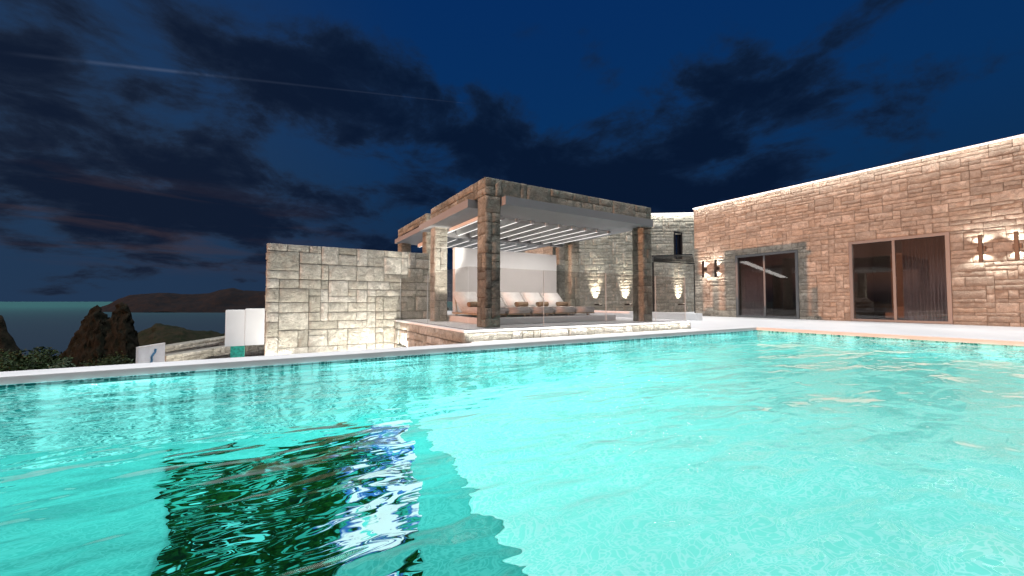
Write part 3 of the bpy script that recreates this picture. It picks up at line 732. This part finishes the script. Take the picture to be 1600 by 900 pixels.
def ridge(name, mat, depth, prof, zbase, th, nz=.5, nfreq=.4, seed=0, nu=90, nv=30, lean=0.0, zrefine=None):
    """a long mound whose crest follows prof = [(px, py)] when seen at that depth; a solid 3-D landform"""
    pts = []
    for px, py in prof:
        q = pix(px, py, depth); pts.append((px, q + Vector((0, 0, .56))))
    a = R(31.226); fw = Vector((math.sin(a), math.cos(a), 0))
    bm = B(); gr = []
    x0, x1 = prof[0][0], prof[-1][0]
    for i in range(nu+1):
        px = x0+(x1-x0)*i/nu
        for (pa, A), (pb, Bq) in zip(pts, pts[1:]):
            if pa <= px <= pb: f = (px-pa)/(pb-pa); P0 = A.lerp(Bq, f); break
        row = []
        for j in range(nv+1):
            v = -1+2*j/nv; s = max(0, 1-abs(v)**1.35)
            q = Vector((P0.x, P0.y, 0)) + Vector((P0.x, P0.y, 0)).normalized()*(v*th)
            z = zbase + (P0.z-zbase)*s
            n_ = noise.fractal(Vector((q.x*nfreq+seed, q.y*nfreq, z*nfreq)), .9, 2.1, 6)
            z += n_*nz*(.35+.65*min(1, 3*s*(1-s)+.15)); q.z = z
            q += Vector((noise.noise(q*nfreq*1.7), noise.noise(q*nfreq*1.7+Vector((9, 9, 9))), 0))*nz*.8
            row.append(bm.verts.new(q))
        gr.append(row)
    for i in range(nu):
        for j in range(nv): bm.faces.new((gr[i][j], gr[i+1][j], gr[i+1][j+1], gr[i][j+1]))
    bmesh.ops.recalc_face_normals(bm, faces=bm.faces)
    return obj(name, bm, mat, None, smooth=True)
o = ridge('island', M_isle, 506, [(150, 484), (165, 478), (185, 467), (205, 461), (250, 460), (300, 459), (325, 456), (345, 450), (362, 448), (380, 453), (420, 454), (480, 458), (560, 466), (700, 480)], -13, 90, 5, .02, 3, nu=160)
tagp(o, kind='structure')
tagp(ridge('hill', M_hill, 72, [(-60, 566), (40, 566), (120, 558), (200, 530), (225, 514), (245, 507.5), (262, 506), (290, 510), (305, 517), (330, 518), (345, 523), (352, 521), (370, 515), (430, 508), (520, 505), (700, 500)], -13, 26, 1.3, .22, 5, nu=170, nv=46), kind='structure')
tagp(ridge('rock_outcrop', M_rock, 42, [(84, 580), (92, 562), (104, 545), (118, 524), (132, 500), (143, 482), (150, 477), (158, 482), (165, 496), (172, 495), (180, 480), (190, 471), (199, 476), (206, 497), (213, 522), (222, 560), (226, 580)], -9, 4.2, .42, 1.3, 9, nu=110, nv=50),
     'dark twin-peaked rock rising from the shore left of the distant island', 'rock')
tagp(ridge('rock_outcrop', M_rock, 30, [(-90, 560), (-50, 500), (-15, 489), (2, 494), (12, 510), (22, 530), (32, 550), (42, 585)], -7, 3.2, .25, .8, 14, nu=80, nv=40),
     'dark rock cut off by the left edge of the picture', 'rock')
# near slope: one heightfield below the pool
bm = B(); gr = []
for i in range(91):
    row = []
    for j in range(81):
        x = -75+115*i/90; y = 9.5+85*(j/80)**1.4
        dd = math.hypot(x, y)
        z = -1.5-.128*max(0, dd-6) + .9*noise.fractal(Vector((x*.12, y*.12, 3)), 1, 2, 6)*min(1, dd/18) + .25*noise.noise(Vector((x*.9, y*.9, 1)))
        row.append(bm.verts.new((x, y, z)))
    gr.append(row)
for i in range(90):
    for j in range(80): bm.faces.new((gr[i][j], gr[i+1][j], gr[i+1][j+1], gr[i][j+1]))
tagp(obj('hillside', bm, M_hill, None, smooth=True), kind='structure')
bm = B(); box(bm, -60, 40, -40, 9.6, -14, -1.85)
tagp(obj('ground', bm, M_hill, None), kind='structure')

# shrubs
def leaf_mat(name, a, b):
    m, t = newmat(name); geo = t.n('ShaderNodeNewGeometry').outputs['Random Per Island']
    c = t.mix(geo, a, b)
    bs = t.n('ShaderNodeBsdfPrincipled', {'Base Color': c, 'Roughness': .7, 'Specular IOR Level': .2}); t.n('ShaderNodeOutputMaterial', {0: bs}); return m
M_leaf = leaf_mat('shrub_leaf', (.006, .016, .005), (.030, .055, .014)); M_leaf2 = leaf_mat('olive_leaf', (.03, .05, .03), (.08, .12, .07)); M_leaf3 = leaf_mat('yellow_grass', (.05, .06, .01), (.16, .15, .04))
M_stem = simple('stem', (.05, .035, .02), .9)
def shrub(px, py, depth, r, h, label, seed, mat=None, n=1700, ls=.045):
    rng = random.Random(seed); top = pix(px, py, depth)+Vector((0, 0, .56)); bz = top.z-h
    t_ = thing('shrub', label, 'shrub', (top.x, top.y, bz))
    clumps = [(Vector((rng.gauss(0, r*.5), rng.gauss(0, r*.5), h*rng.uniform(.3, .82))), r*rng.uniform(.28, .5)) for _ in range(13)]
    bm = B()
    for _ in range(n):
        c0, cr = rng.choice(clumps); v = Vector((rng.gauss(0, 1), rng.gauss(0, 1), rng.gauss(0, 1))); v.normalize(); v *= cr*rng.uniform(.55, 1.05)
        p_ = top-Vector((0, 0, h)) + c0 + v; s = ls*rng.uniform(.6, 1.4)
        a_ = Vector((rng.gauss(0, 1), rng.gauss(0, 1), rng.gauss(0, .6))).normalized(); b_ = a_.cross(Vector((rng.gauss(0, 1), rng.gauss(0, 1), rng.gauss(0, 1)))).normalized()
        bm.faces.new([bm.verts.new(q) for q in (p_-a_*s, p_-b_*s*.45, p_+a_*s, p_+b_*s*.45)])
    obj('foliage', bm, mat or M_leaf, t_, origin=(top.x, top.y, bz))
    bm = B(); 
    for c0, cr in clumps[:6]: cyl(bm, (top.x, top.y, bz-.6), top-Vector((0, 0, h))+c0, .03, 6, .012)
    obj('stem', bm, M_stem, t_)
shrub(30, 543, 13, .8, 1.3, 'dark green shrub in front of the leftmost rock', 1, n=2600)
shrub(0, 556, 11, .7, 1.1, 'dark shrub at the lower left edge above the coping', 6, n=2200)
shrub(75, 552, 12, .6, 1.1, 'dark green shrub below the gap between the two rocks', 2, n=2200)
shrub(103, 556, 11, .25, .8, 'small grey-green shrub at the foot of the twin-peaked rock', 3, M_leaf2, n=500)
shrub(160, 556, 16, .9, 1.2, 'low dark shrub below the twin-peaked rock', 4, n=2200)
shrub(205, 563, 12, .4, .8, 'sparse shrub just left of the tilted white panel', 5, M_leaf2, n=600)
shrub(272, 545, 11, .22, .6, 'yellow-green bush between the tilted panel and the stone walls', 7, M_leaf3, n=900, ls=.03)
